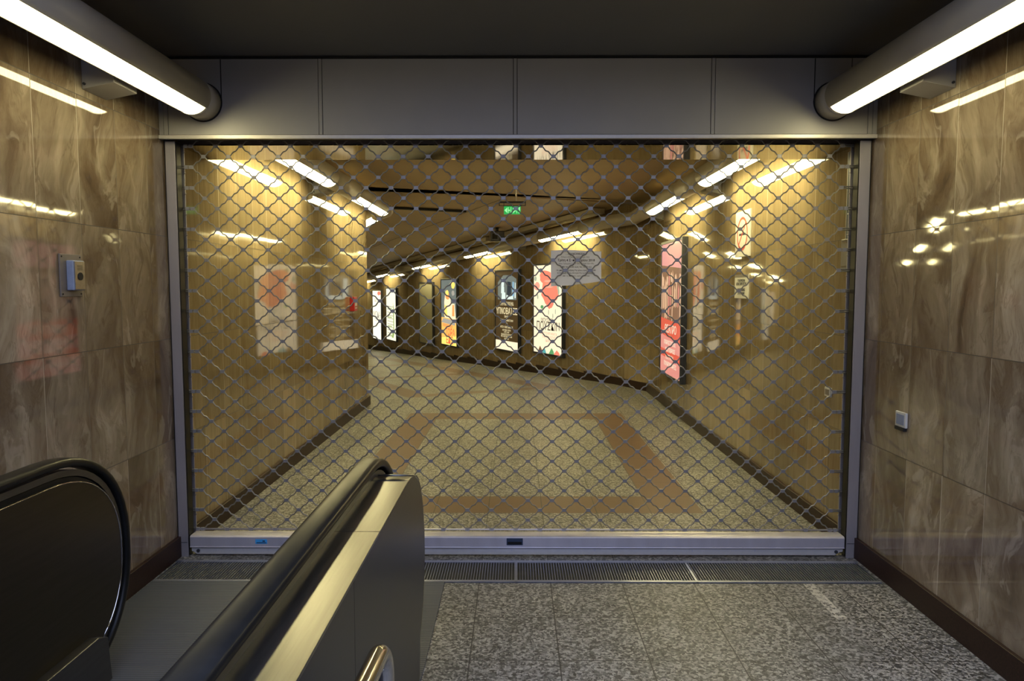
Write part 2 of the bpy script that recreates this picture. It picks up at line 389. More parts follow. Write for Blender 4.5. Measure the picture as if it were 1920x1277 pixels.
# ceiling: level, a dark slot, then sloping with the ramp
SG0, SG1 = 0.24, 0.37
a, b = cut(SG0)
F = MB(); F.prism([(XL - 0.15, 4.40), (XR + 0.15, 4.40), (XR + 0.15, CY), (a.x, a.y), (b.x, b.y), (XL - 0.15, AY)], 'z', CEIL, CEIL + 0.12)
struct(F.build('ceiling', M['ceiling']))
F = MB(); F.prism([(XL - 0.15, 1.65), (XR + 0.15, 1.65), (XR + 0.15, 4.40), (XL - 0.15, 4.40)], 'z', CEIL, CEIL + 0.12)
struct(F.build('ceiling_entrance', M['ceiling_dark']))
F = MB()
for k, (sa, sb, za, zb) in enumerate(((SG1, S0, CEIL, CEIL), (S0, SEND + 0.5, CEIL, CEIL + z1))):
    bq = len(F.v); y0, y1 = -0.2, -nA + 0.2
    F.v += [(sa, y0, za), (sb, y0, zb), (sb, y1, zb), (sa, y1, za), (sa, y0, za + .12), (sb, y0, zb + .12), (sb, y1, zb + .12), (sa, y1, za + .12)]
    for f in ((0,1,2,3),(4,7,6,5),(0,4,5,1),(1,5,6,2),(2,6,7,3),(3,7,4,0)): F.f.append(tuple(bq + i for i in f)); F.m.append(0); F.sm.append(False)
# panel joint running down the middle of the sloping ceiling
bq = len(F.v); zz = CEIL + z1 - 0.001
F.v += [(S0 - 0.3, 2.125, CEIL - .001), (SEND, 2.125, CEIL + drop(SEND) - .001), (SEND, 2.140, CEIL + drop(SEND) - .001), (S0 - 0.3, 2.140, CEIL - .001)]
F.f.append((bq, bq+1, bq+2, bq+3)); F.m.append(1); F.sm.append(False)
struct(F.build('ceiling_ramp', [M['ceiling'], M['black']], loc=C0, rotz=ANG))
F = MB(); F.box(SG0 - 0.3, SG1 + 0.3, -0.2, -nA + 0.2, CEIL + 0.125, CEIL + 0.16)
struct(F.build('ceiling_slot', M['black'], loc=C0, rotz=ANG))
# baseboards
F = MB(); F.box(XL, XL + 0.022, -3.0, AY + 0.01, 0.0, 0.122)
struct(F.build('baseboard_left', M['skirt'], bevel=0.002))
F = MB(); F.box(XR - 0.022, XR, -3.0, CY - 0.005, 0.0, 0.122)
struct(F.build('baseboard_right', M['skirt'], bevel=0.002))
F = MB(); s = 0.0
while s < SEND - 0.01:      # stepped lengths going down the ramp
    e = min(SEND, s + 0.925)
    zt = 0.122 + drop(s)
    F.box(s, e - 0.002, 0.0, 0.022, drop(e) - 0.02, zt + 0.0)
    s = e
struct(F.build('baseboard_diagonal', M['skirt'], loc=C0, rotz=ANG))
F = MB(); s = 0.0
while s < SEND - sA - 0.01:
    e = min(SEND - sA, s + 0.925); F.box(s, e - 0.002, -0.022, 0.0, drop(e + sA) - 0.02, 0.122 + drop(s + sA)); s = e
struct(F.build('baseboard_inner', M['skirt'], loc=A, rotz=ANG))

# ------------------------------------------------------------------ lamp tubes
def arc_prof(a0, a1, r, n=24):
    return [(r * math.cos(a0 + (a1 - a0) * k / n), r * math.sin(a0 + (a1 - a0) * k / n)) for k in range(n + 1)]
def open_housing_prof(ws, narrow=False, r0=TR, r1=TR - 0.006):
    # the opening faces down and a little towards the wall
    a0, a1 = (R(-41), R(242 if narrow else 214)) if ws < 0 else (R(-62 if narrow else -34), R(221))
    outer = arc_prof(a0, a1, r0, 30); inner = arc_prof(a1, a0, r1, 30)
    return outer + inner
def full_prof(r0=TR): return [(r0 * math.cos(2*math.pi*k/32), r0 * math.sin(2*math.pi*k/32)) for k in range(32)]
def along(path, d):
    path = [Vector(p) for p in path]; acc = 0
    for i in range(len(path) - 1):
        L = (path[i+1] - path[i]).length
        if d <= acc + L + 1e-9: return path[i].lerp(path[i+1], (d - acc) / L)
        acc += L
    return path[-1]
def tube_light(label, path, lit, brackets, mat, wall_side, ends=(True, True), group=None):
    """path: axis points; lit: (start,end) distances of the lit openings; brackets: distances; wall_side: vector to the wall"""
    path = [Vector(p) for p in path]
    cum = [0]
    for i in range(len(path) - 1): cum.append(cum[-1] + (path[i+1] - path[i]).length)
    t = thing('tube_light', label, 'tube light', loc=path[0], group=group)
    base = path[0]
    def sub(a, b):
        pts = [along(path, a)] + [p for p, c in zip(path, cum) if a + 1e-4 < c < b - 1e-4] + [along(path, b)]
        return [p - base for p in pts]
    d_ = (path[1] - path[0]).normalized(); ac = 1 if d_.cross(Vector((0, 0, 1))).dot(Vector(wall_side)) > 0 else -1
    H = MB(); pos = 0.0; tot = cum[-1]
    for a, b in lit:
        if a - pos > 0.01: H.sweep(sub(pos, a), full_prof())
        H.sweep(sub(a, b), open_housing_prof(ac, mat is M['lamp_near']), smooth=True)
        pos = b
    if tot - pos > 0.01: H.sweep(sub(pos, tot), full_prof())
    H.build('housing', M['tube'], t)
    for a, b in lit:
        D = MB()
        wl = 116 if mat is M['lamp_near'] else 144
        q0, q1 = (R(-43), R(-wl)) if ac < 0 else (R(-137), R(-180 + wl))
        o_ = [(0.0965 * math.cos(q0 + (q1 - q0) * k / 14), 0.0965 * math.sin(q0 + (q1 - q0) * k / 14)) for k in range(15)]
        i_ = [(x * 0.93, y * 0.93) for x, y in o_[::-1]]
        D.sweep(sub(a + 0.012, b - 0.012), o_ + i_, smooth=False)
        d = D.build('lamp_cover', mat, t)
        part_label(d, 'glowing white lamp cover')
        for e, sgn in ((a, 1), (b, -1)):
            E = MB(); pe = sub(e, e + 0.02) if sgn > 0 else sub(e - 0.02, e)
            E.sweep(pe, [(TR*1.01*math.cos(R(q)), TR*1.01*math.sin(R(q))) for q in range(-140, -39, 10)] + [(0.05, -0.03), (-0.05, -0.03)], smooth=False)
            E.build('end_ring', M['trim'], t)
    for dpos, ws in brackets:
        p = along(path, dpos) - base
        dr = (along(path, min(tot, dpos + 0.05)) - along(path, max(0, dpos - 0.05))).normalized()
        ws = Vector(ws)
        B = MB(); hl = 0.10
        q = [p + dr * (-hl) + ws * 0.101, p + dr * hl + ws * 0.101, p + dr * hl + ws * (TOFF - 0.001), p + dr * (-hl) + ws * (TOFF - 0.001)]
        b0 = len(B.v)
        for zq in (-0.118, 0.015):
            for v in q: B.v.append((v.x, v.y, v.z + zq))
        # the underside slopes up towards the tube
        for i in (0, 1): B.v[b0 + i] = (B.v[b0+i][0], B.v[b0+i][1], B.v[b0+i][2] + 0.030)
        for f in ((0,3,2,1),(4,5,6,7),(0,1,5,4),(1,2,6,5),(2,3,7,6),(3,0,4,7)): B.f.append(f); B.m.append(0); B.sm.append(False)
        bo = B.build('wall_bracket', M['enamel'], t, bevel=0.002)
        S = MB(); sp_ = p + ws * (TOFF - 0.014) + dr * (-hl - 0.002)
        S.cyl((sp_.x, sp_.y, sp_.z - 0.095), 0.006, 0.012, 'y', 10); S.build('screw', M['darkframe'], bo)
    return t
HEADY, HEADB = 4.06, 4.75
HZ = CEIL - 2.40 - 0.004
xl, xr = XL + TOFF, XR - TOFF
tube_light('long cream tube light on the left wall in front of the shutter', [(xl, 1.45, TZ), (xl, HEADY - 0.003, TZ)],
           [(0.15 + 0.70, 3.93 - 1.45)], [(3.45 - 1.45, (-1, 0, 0))], M['lamp_near'], (-1, 0, 0))
tube_light('long cream tube light on the right wall in front of the shutter', [(xr, 1.45, TZ), (xr, HEADY - 0.003, TZ)],
           [(0.15 + 0.70, 3.93 - 1.45)], [(3.45 - 1.45, (1, 0, 0))], M['lamp_near'], (1, 0, 0))
tb = Vector((0, 0, 0))
# right: straight then along the diagonal wall, dipping with the ramp
kR = Vector((xr, CY - TOFF * math.tan(R(12.7)), TZ))
sk = (kR - C0).dot(U)
pR = [Vector((xr, HEADB + 0.01, TZ)), kR, P(S0, -TOFF, TZ), P(SEND - 0.03, -TOFF, TZ + drop(SEND))]
dR = [0]
for i in range(3): dR.append(dR[-1] + (pR[i+1] - pR[i]).length)
litR = [(4.95 - HEADB, 6.72 - HEADB), (7.60 - HEADB, 9.34 - HEADB)]
def sdist(Y):   # distance along the right path of a lamp axis point with world y = Y
    s = (Y - (CY + (-TOFF) * N.y)) / U.y
    return dR[2] + (s - S0)
dz = []
for a_, b_ in ((12.13, 13.48), (15.56, 16.92), (19.15, 20.6), (22.9, 24.3), (26.2, 27.4)):
    litR.append((sdist(a_), sdist(b_)))
brR = [(7.18 - HEADB, (1, 0, 0)), (9.9 - HEADB, (1, 0, 0))] + [(sdist(y_), N) for y_ in (14.6, 18.0, 21.7)]
tube_light('cream tube light behind the shutter running along the right wall and round the bend', pR, litR, brR, M['lamp_tun'], (1, 0, 0))
kL = Vector((xl, AY + TOFF * math.tan(R(12.7)), TZ))
sB = S0 + 0.0
nl = nA + TOFF
pL = [Vector((xl, HEADB + 0.01, TZ)), kL, P(S0, nl, TZ), P(SEND - 0.03, nl, TZ + drop(SEND))]
litL = [(4.95 - HEADB, 6.72 - HEADB), (7.70 - HEADB, 9.42 - HEADB)]
dL1 = (kL - pL[0]).length
litL += [(dL1 + 0.45, dL1 + 1.9), (dL1 + 3.9, dL1 + 5.3), (dL1 + 7.5, dL1 + 8.9)]
tube_light('cream tube light behind the shutter along the left wall up to the bend', pL, litL, [(7.18 - HEADB, (-1, 0, 0)), (dL1 + 2.6, -N)], M['lamp_tun'], (-1, 0, 0))

# ------------------------------------------------------------------ shutter housing above the opening
t = thing('shutter_housing', 'white panelled housing across the passage above the mesh shutter', 'shutter housing', loc=(0, HEADY, 2.40))
def hb(name, mat, x0, x1, y0, y1, z0, z1, bev=0.0015, par=None):
    B = MB(); B.box(x0, x1, y0, y1, z0, z1); return B.build(name, mat, par or t, bevel=bev)
hb('backing', M['black'], XL + 0.001, XR - 0.001, 0.014, 0.05, 0.0, HZ - 0.002)
ring = [(xl, 0.107), (xr, 0.107)]
def panel(x0, x1, z0=0.024, z1=HZ - 0.012, hole=None):
    B = MB()
    if hole is None:
        B.box(x0, x1, 0.0, 0.012, z0, z1)
    else:
        # panel edge carries a round cut-out where the tube light meets it
        cx, cz, r, sgn = hole
        if sgn > 0:   # the hole bites the left side of the panel
            pts = [(x0, z0)]
            pts = [(x1, z0), (x1, z1), (x0, z1)]
            ang0 = math.acos(max(-1, min(1, (x0 - cx) / r)))
            K = 16
            pts += [(cx + r * math.cos(ang0 - 2 * ang0 * k / K), cz + r * math.sin(ang0 - 2 * ang0 * k / K)) for k in range(K + 1)] if False else []
            pts += [(x0, z0)]
        B.prism(pts, 'y', 0.0, 0.012)
    return B.build('fascia_panel', M['enamel'], t, bevel=0.001)
for x0, x1 in ((XL + 0.055, -1.095), (-1.071, -0.017), (0.007, 1.074), (1.098, XR - 0.055)):
    panel(x0, x1)
for x0, x1 in ((XL + 0.002, XL + 0.025), (XL + 0.029, XL + 0.051), (-1.092, -1.074), (-0.014, 0.004), (1.077, 1.095), (XR - 0.051, XR - 0.029), (XR - 0.025, XR - 0.002)):
    hb('cover_strip', M['enamel'], x0, x1, -0.002, 0.012, 0.024, HZ - 0.012, 0.001)
hb('bottom_trim', M['trim'], XL + 0.001, XR - 0.001, -0.010, 0.030, 0.0, 0.021)
hb('top_gap', M['black'], XL + 0.001, XR - 0.001, -0.003, 0.012, HZ - 0.010, HZ - 0.001, 0)
# joints that run up from the tube rings, and the dark rings
for cx, sg in ((xl, 1), (xr, -1)):
    xj = cx + sg * 0.103
    hb('joint_gap', M['black'], xj - 0.0025, xj + 0.0025, -0.0012, 0.002, 0.21, HZ - 0.014, 0)
    if sg < 0:
        hb('joint_gap', M['black'], cx + 0.098, cx + 0.101, -0.0012, 0.002, 0.30, HZ - 0.014, 0)
    G = MB()
    n_ = 40
    for k in range(n_):
        a0, a1 = 2*math.pi*k/n_, 2*math.pi*(k+1)/n_
        pts = []
        for rr, aa in ((0.1005, a0), (0.1075, a0), (0.1075, a1), (0.1005, a1)):
            pts.append((cx + rr * math.cos(aa), 0.20 + rr * math.sin(aa)))
        b0 = len(G.v)
        for yy in (-0.003, 0.001):
            for p_ in pts: G.v.append((p_[0], yy, p_[1]))
        for f in ((0,1,2,3),(4,7,6,5),(0,4,5,1),(1,5,6,2),(2,6,7,3),(3,7,4,0)): G.f.append(tuple(b0+i for i in f)); G.m.append(0); G.sm.append(False)
    G.build('ring_gap', M['black'], t)
# rear box with the polished underside
hb('rear_box', M['boxgrey'], XL + 0.001, XR - 0.001, 0.22, HEADB - HEADY, 0.012, HZ)
hb('soffit', M['soffit'], XL + 0.001, XR - 0.001, 0.215, HEADB - HEADY + 0.002, 0.006, 0.0115, 0)

# ------------------------------------------------------------------ the mesh shutter
LY = 4.18
t = thing('rolling_shutter', 'lowered roller shutter of wavy steel lattice closing off the passage', 'shutter', loc=(0, LY, 0))
PX_, PZ_ = 0.1433, 0.1180
X00 = -1.865; NC = 26; Z00 = 0.142; NR = 40
hz = PZ_ / 2; wr = 0.0037; gap = 0.0052
L = MB(); CL = MB(); EB = MB()
def nodex(j, k): return X00 + PX_ * (k + (0.5 if j % 2 else 0.0))
def strand(x0, z0, x1, z1):
    """from a lower node to an upper one: flat, steep, gentle, steep, flat"""
    out = []
    for u_, v_ in ((0.0, 0.0), (0.13, 0.0), (0.21, 0.09), (0.38, 0.41), (0.45, 0.47), (0.57, 0.515), (0.64, 0.57), (0.80, 0.90), (0.87, 0.99), (1.0, 1.0)):
        out.append((x0 + (x1 - x0) * u_, z0 + (z1 - z0) * v_))
    return out
for j in range(NR):
    zl, zu = Z00 + j * hz + gap, Z00 + (j + 1) * hz - gap
    pts = []
    nodes = sorted([(nodex(j, k), zl) for k in range(NC + (1 if j % 2 == 0 else 0))] + [(nodex(j + 1, k), zu) for k in range(NC + (1 if (j + 1) % 2 == 0 else 0))])
    for (xa, za), (xb, zb) in zip(nodes, nodes[1:]):
        seg = strand(xa, za, xb, zb)
        if za > zb:   # going down uses the mirrored shape
            seg = [(xa + xb - x, z) for x, z in strand(xa, zb, xb, za)][::-1]
        pts += seg[:-1] if pts == [] or True else seg
    pts.append(nodes[-1])
    # even rows carry straight tails into the guide rails
    x0, z0 = pts[0]; x1, z1_ = pts[-1]
    pts = [(-1.955, z0)] + pts + [(1.962, z1_)]
    if zu > 2.47: break
    L.sweep([Vector((x, 0, z)) for x, z in pts], [(wr * math.cos(2*math.pi*q/6), wr * math.sin(2*math.pi*q/6)) for q in range(6)], side=Vector((0, -1, 0)))
for j in range(NR):
    z = Z00 + j * hz
    if z > 2.44: break
    for k in range(NC + (1 if j % 2 == 0 else 0)):
        x = nodex(j, k)
        CL.box(x - 0.0125, x - 0.0045, -0.0048, 0.0048, z - 0.0095, z + 0.0095)
        CL.box(x - 0.0035, x + 0.0045, -0.0052, 0.0052, z - 0.0100, z + 0.0100)
        CL.box(x + 0.0055, x + 0.0125, -0.0048, 0.0048, z - 0.0095, z + 0.0095)
    if j % 2 == 0:
        for x in (-1.865 - 0.030, nodex(0, NC) + 0.030):
            if j % 4 == 0 or x < 0: CL.box(x - 0.010, x + 0.010, -0.006, 0.006, z - 0.010, z + 0.010)
link_ends = []
for side_ in (-1, 1):   # short link ends showing at the slot of each rail
    for j in range(0, NR, 1):
        z = Z00 + j * hz + (0.02 if j % 2 else -0.01)
        if z > 2.36: break
        xe = (-1.917 if side_ < 0 else 1.922)
        link_ends.append((xe, side_, z))
lat = L.build('lattice', M['wire'], t)
CL.build('clips', M['clip'], lat)
EBM = {}
for sd in (-1, 1):
    E_ = MB(); E_.sweep([Vector((0, 0, 0)), Vector((-sd * 0.014, 0, 0.009))], [(0.002*math.cos(q*math.pi/3), 0.002*math.sin(q*math.pi/3)) for q in range(6)], side=Vector((0, -1, 0)))
    EBM[sd] = E_.build('link_end', M['wire'], lat)
first = {-1: True, 1: True}
for xe, sd, z in link_ends:
    o_ = EBM[sd] if first[sd] else EBM[sd].copy()
    if not first[sd]: COL.objects.link(o_)
    first[sd] = False; o_.location = (xe, 0.012, z)
# bottom rail of two profiles
BB = MB(); BB.sweep([Vector((-1.905, 0, Z00)), Vector((1.912, 0, Z00))], [(0.005*math.cos(q*math.pi/5), 0.005*math.sin(q*math.pi/5)) for q in range(10)], side=Vector((0, 0, 1)))
BB.build('bottom_rod', M['rail_metal'], t)
B = MB()
B.prism([(-0.075, 0.062), (-0.075, 0.118), (-0.066, 0.126), (0.012, 0.126), (0.012, 0.062)], 'x', -1.912, 1.917)
B.box(-1.912, 1.917, -0.078, -0.070, 0.056, 0.063)
br = B.build('bottom_rail', M['rail_metal'], t, bevel=0.002)
B = MB(); B.prism([(-1.908 + 0.030, 0.012), (1.913 - 0.045, 0.012), (1.913 - 0.020, 0.030), (1.913, 0.034), (1.913, 0.056), (-1.908, 0.056), (-1.908, 0.030), (-1.895, 0.026)], 'y', -0.064, 0.0)
lr = B.build('lower_rail', M['trim'], t, bevel=0.002)
for x in (-1.868, 1.873):
    S = MB(); S.cyl((x, -0.066, 0.034), 0.010, 0.008, 'y', 14); S.build('bolt', M['darkframe'], lr)
for x in (-1.45, -0.84, -0.027, 0.462, 1.032, 1.40):
    S = MB(); S.box(x - 0.003, x + 0.003, -0.067, -0.063, 0.034, 0.048); S.build('slot_screw', M['rail_metal'], lr)
S = MB(); S.box(-0.055, 0.040, -0.0785, -0.0745, 0.074, 0.116); hp = S.build('handle_recess', M['darkblue'], br, bevel=0.002)
S = MB(); S.box(-0.048, 0.033, -0.0805, -0.078, 0.080, 0.095); S.build('handle_lip', M['rubber'], hp)
S = MB(); S.box(-1.527, -1.458, -0.0762, -0.0748, 0.079, 0.106); sk_ = S.build('sticker', M['blue'], br); part_label(sk_, 'small light blue sticker')
S = MB(); S.box(-1.520, -1.464, -0.0768, -0.0758, 0.083, 0.088); S.box(-1.485, -1.470, -0.0768, -0.0758, 0.092, 0.099); S.build('sticker_print', M['darkblue'], sk_)
# guide rails
for x0, x1, xs, nm in ((XL + 0.004, -1.922, 1, 'left'), (1.927, XR - 0.004, -1, 'right')):
    B = MB(); B.box(x0, x1, -0.075, -0.068, 0.0, 2.398)
    xo = x0 if xs > 0 else x1
    B.box(min(xo, xo + xs * 0.006), max(xo, xo + xs * 0.006), -0.075, 0.045, 0.0, 2.398)
    B.box(x0, x1, 0.038, 0.045, 0.0, 2.398)
    g_ = B.build('guide_rail', M['guide'], t, bevel=0.0012)
    I = MB(); xi = x1 if xs > 0 else x0
    I.box(min(xi - xs * 0.012, xi + xs*0.004), max(xi - xs * 0.012, xi + xs*0.004), -0.067, -0.010, 0.01, 2.396)
    I.build('brush_seal', M['rubber'], g_)
    I = MB(); I.box(x0 + 0.004, x1 - 0.004, -0.0765, -0.0745, 0.085, 0.088); I.build('rail_joint', M['darkframe'], g_)

# ------------------------------------------------------------------ text helper
def text(parent, name, s, size, mat, x, z, y=-0.001, align='CENTER', sx=1.0, depth=0.0004, bold=0.0):
    cu = bpy.data.curves.new(name, 'FONT'); cu.body = s; cu.size = size; cu.align_x = align; cu.align_y = 'CENTER'
    cu.extrude = depth; cu.offset = bold; cu.resolution_u = 2
    ob = bpy.data.objects.new(name, cu); COL.objects.link(ob)
    dg = bpy.context.evaluated_depsgraph_get(); me = bpy.data.meshes.new_from_object(ob.evaluated_get(dg))
    bpy.data.objects.remove(ob); bpy.data.curves.remove(cu)
    me.transform(Matrix.Translation((x, y, z)) @ Matrix.Rotation(R(90), 4, 'X') @ Matrix.Diagonal((sx, 1, 1, 1)))
    me.materials.clear(); me.materials.append(mat)
    o = bpy.data.objects.new(name, me); COL.objects.link(o); o.parent = parent
    return o
def join_text(parent, name, items, mat):
    """one part for every line of text: (string, size, x, z, sx, bold, y)"""
    for it in items:
        text(parent, name, it[0], it[1], mat, it[2], it[3], y=it[6] if len(it) > 6 else -0.001, sx=it[4], bold=it[5], depth=0.0003)

# ------------------------------------------------------------------ the notice on the shutter
t = thing('paper_notice', 'white printed sheet of paper fixed behind the shutter lattice', 'notice', loc=(0.348, LY + 0.012, 1.79))
PM = MB(); nx, nzp = 18, 12
for jn in range(nzp + 1):
    for i_ in range(nx + 1):
        u_, v_ = i_ / nx, jn / nzp
        x = (u_ - 0.5) * 0.292; z = -0.206 * v_ + 0.004 * math.sin(u_ * 5)
        if v_ > 0.8: z += (v_ - 0.8) * 0.17 * max(0, u_ - 0.35) / 0.65
        y = 0.006 * math.sin(u_ * 3.1) + 0.004 * math.cos(v_ * 3) + 0.05 * max(0, v_ - 0.8) * max(0, u_ - 0.4)
        PM.v.append((x, y, z))
for jn in range(nzp):
    for i_ in range(nx):
        q = jn * (nx + 1) + i_; PM.f.append((q, q + nx + 1, q + nx + 2, q + 1)); PM.m.append(0); PM.sm.append(True)
ps = PM.build('sheet', M['paper'], t)
yy = -0.0005
join_text(t, 'print', [
    ('ΑΝΑΚΟΙΝΩΣΗ', 0.013, 0.0, -0.018, 1.1, 0.0002, yy), ('_____________________', 0.012, 0.0, -0.018, 1.0, 0.0, yy),
    ('Λόγω στάσης εργασίας την', 0.0115, -0.005, -0.037, 1.1, 0.0, yy),
    ('Τρίτη 4 Σεπτεμβρίου 2018', 0.0185, 0.0, -0.056, 0.98, 0.0004, yy),
    ('στις Γραμμές 2 & 3 του Μετρό δεν θα', 0.0115, 0.0, -0.075, 1.02, 0.0, yy),
    ('από τις 05:30 έως τις 10:00 και', 0.013, 0.0, -0.094, 1.0, 0.0002, yy),
    ('Η επόμενη στάση θα γίνει έως τις 22:00', 0.0125, 0.0, -0.114, 0.98, 0.0002, yy),
    ('Η Γραμμή 1 του Μετρό θα λειτουργήσει', 0.012, 0.0, -0.130, 0.98, 0.0001, yy),
    ('από τις πρωινές ώρες κανονικά', 0.0105, 0.0, -0.146, 1.0, 0.0, yy)], M['ink'])

# ------------------------------------------------------------------ floor grating and landing plate
t = thing('floor_grating', 'long narrow steel floor grating in front of the shutter', 'grating', loc=(0, 3.745, 0))
GY = 0.30
F = MB(); F.box(-1.955, 1.955, 0.0, 0.012, 0.0, 0.006); F.box(-1.955, 1.955, GY - 0.03, GY, 0.0, 0.006); F.box(-1.955, 1.955, 0.012, 0.024, 0.0, 0.005)
F.build('frame', M['grate'], t)
F = MB(); F.box(-1.955, 1.955, 0.0, GY, 0.0004, 0.0016); F.build('dark_well', M['black'], t)
F = MB(); x = -1.948
while x < 1.95:
    F.box(x, x + 0.0026, 0.02, GY - 0.028, 0.001, 0.0062); x += 0.0148
F.build('bars', M['grate'], t)
for x in (-0.97, 0.0, 0.97):
    F = MB(); F.box(x - 0.006, x + 0.006, 0.0, GY, 0.001, 0.0070); F.build('joint_bar', M['grate'], t)
PLX = -0.381
F = MB(); F.box(-1.955, PLX, -0.7, 3.742, 0.0, 0.006)
tag(F.build('landing_plate', M['plate'], bevel=0.001), 'ribbed grey metal landing plate at the foot of the escalator', 'landing plate')

# ------------------------------------------------------------------ escalator balustrades
def dshape(y0, top, cy, cz, ry, rz, n=22, a_end=-52):
    """outline in (y,z): flat top from y0, round nose, back in below"""
    pts = [(y0, top)]
    for k in range(n + 1):
        a = R(90 + (a_end - 90) * k / n)
        # super-ellipse for a fuller shoulder
        c, s_ = math.cos(a), math.sin(a)
        e = 0.88
        pts.append((cy + ry * math.copysign(abs(c) ** e, c), cz + rz * math.copysign(abs(s_) ** e, s_)))
    return pts
YB = -0.9
def balustrade(label, hx, m):
    t = thing('escalator_balustrade', label, 'escalator balustrade', loc=(hx, 2.0, 0))
    def xx(a, b): return (min(m * a, m * b), max(m * a, m * b))
    def dy(p): return (p[0] - 2.0, p[1])
    body = [dy(p) for p in dshape(YB, 0.880, 2.52, 0.49, 0.455, 0.39)]
    nose_end = body[-1]
    poly = body + [(2.79 - 2.0, 0.007), (YB - 2.0, 0.007)]
    a, b = xx(0.016, 0.146)
    B = MB(); B.prism(poly, 'x', a, b, smooth=False); B.build('core', M['steel_side'], t)
    # outer panels, two plates with a seam
    s1 = 1.67 - 2.0
    def clipy(pl, lo, hi):
        out = []
        n = len(pl)
        def ins(p): return lo <= p[0] <= hi
        for i in range(n):
            p, q = pl[i], pl[(i + 1) % n]
            if ins(p): out.append(p)
            for lim in (lo, hi):
                if (p[0] - lim) * (q[0] - lim) < 0:
                    u_ = (lim - p[0]) / (q[0] - p[0]); out.append((lim, p[1] + u_ * (q[1] - p[1])))
        return out
    a, b = xx(0.1465, 0.152)
    full = [(p[0], p[1]) for p in poly]
    for lo, hi in ((-9, s1), (s1 + 0.003, 9)):
        B = MB(); B.prism(clipy(full, lo, hi), 'x', a, b); B.build('outer_panel', M['steel_side'], t)
    # deck strip on top, two lengths, then rolling over the nose
    a, b = xx(0.010, 0.1535)
    s2 = 1.99 - 2.0
    B = MB(); B.box(a, b, YB - 2.0, s2, 0.880, 0.888); B.build('deck', M['steel'], t, bevel=0.001)
    pts = [(s2 + 0.003, 0.884)] + [(p[0], p[1] + 0.004) for p in body[1:10]]
    B = MB()
    for q in range(len(pts) - 1):
        (ya, za), (yb_, zb) = pts[q], pts[q + 1]
        B.quad([(a, ya, za), (b, ya, za), (b, yb_, zb), (a, yb_, zb)], smooth=(q > 0))
    dk = B.build('deck', M['steel'], t); so = dk.modifiers.new('thick', 'SOLIDIFY'); so.thickness = 0.004
    # rim along the outer edge of the nose
    B = MB(); B.sweep([Vector((m * 0.150, p[0], p[1])) for p in body[1:]], [(0.003*math.cos(q*math.pi/4), 0.003*math.sin(q*math.pi/4)) for q in range(8)], fixed=Vector((1, 0, 0)))
    B.build('edge_rim', M['chrome'], t)
    # inner panel facing the steps
    a, b = xx(-0.034, -0.020)
    inner = [dy(p) for p in dshape(YB, 0.862, 2.50, 0.48, 0.455, 0.382)] + [(2.74 - 2.0, 0.02), (YB - 2.0, 0.02)]
    B = MB(); B.prism(inner, 'x', a, b); ip = B.build('inner_panel', M['steel_dark'], t)
    B = MB(); B.sweep([Vector((m * -0.034, p[0], p[1])) for p in inner[:-2]], [(0.003*math.cos(q*math.pi/4), 0.003*math.sin(q*math.pi/4)) for q in range(8)], fixed=Vector((1, 0, 0)))
    B.build('edge_rim', M['chrome'], ip)
    # handrail guide, dark and a little set back, then the black handrail itself
    def hp(off): return [dy(p) for p in dshape(YB, 0.880 + off, 2.51, 0.485, 0.445 + off, 0.395 + off, a_end=-62)]
    g0 = hp(0.0)
    a, b = xx(-0.019, 0.0155)
    B = MB(); B.prism(g0 + [(2.72 - 2.0, 0.03), (YB - 2.0, 0.03)], 'x', a, b); B.build('guide_core', M['rubber'], t)
    B = MB(); gp = hp(0.018)
    B.sweep([Vector((0, p[0], p[1])) for p in gp], [(-0.024, -0.014), (0.024, -0.014), (0.024, 0.010), (-0.024, 0.010)], fixed=Vector((1, 0, 0)), smooth=False)
    B.build('handrail_guide', M['steel_side'], t)
    B = MB(); path = hp(0.050)
    prof = []
    W_, H_ = 0.040, 0.018
    for q in range(24):
        an = 2 * math.pi * q / 24; c, s_ = math.cos(an), math.sin(an)
        prof.append((W_ * math.copysign(abs(c) ** 0.55, c), H_ * math.copysign(abs(s_) ** 0.7, s_) + 0.004))
    B.sweep([Vector((0, p[0], p[1])) for p in path], prof, fixed=Vector((1, 0, 0)))
    B.build('handrail', M['rubber'], t)
    # skirt at the foot
    a, b = xx(-0.075, 0.012)
    B = MB(); B.prism([(YB - 2.0, 0.007), (2.78 - 2.0, 0.007), (2.76 - 2.0, 0.19), (2.70 - 2.0, 0.215), (YB - 2.0, 0.215)], 'x', a, b)
    B.build('skirt', M['steel_side'], t, bevel=0.003)
    return t
balustrade('dark steel escalator balustrade with black handrail in the middle of the picture', -0.54, 1)
balustrade('dark rounded escalator balustrade with black handrail beside the left wall', -1.70, -1)

# short polished hand hoop beside the middle balustrade
t = thing('grab_rail', 'polished steel tube rail beside the middle balustrade at the bottom of the picture', 'rail', loc=(-0.285, 1.4, 0))
B = MB(); pts = []
path = [Vector((0, 0.10, 0.012)), Vector((0, 0.10, 0.735))]
for k in range(1, 9):
    a = R(k * 84 / 8.0)
    path.append(Vector((0, 0.10 - 0.085 * (1 - math.cos(a)), 0.735 + 0.085 * math.sin(a))))
e = path[-1]; path.append(e + Vector((0, -0.80, 0.085)))
e = path[-1]
for k in range(1, 9):
    a = R(k * 96 / 8.0)
    path.append(e + Vector((0, -0.08 * math.sin(a), -0.08 * (1 - math.cos(a)))))
path.append(Vector((0, path[-1].y, 0.012)))
B.tube(path, 0.021, 20, fixed=Vector((1, 0, 0)))
B.build('tube', M['chrome'], t)
for yy_ in (0.10, path[-1].y):
    F = MB(); F.cyl((0, yy_, 0.006), 0.04, 0.012); F.build('foot_plate', M['chrome'], t)

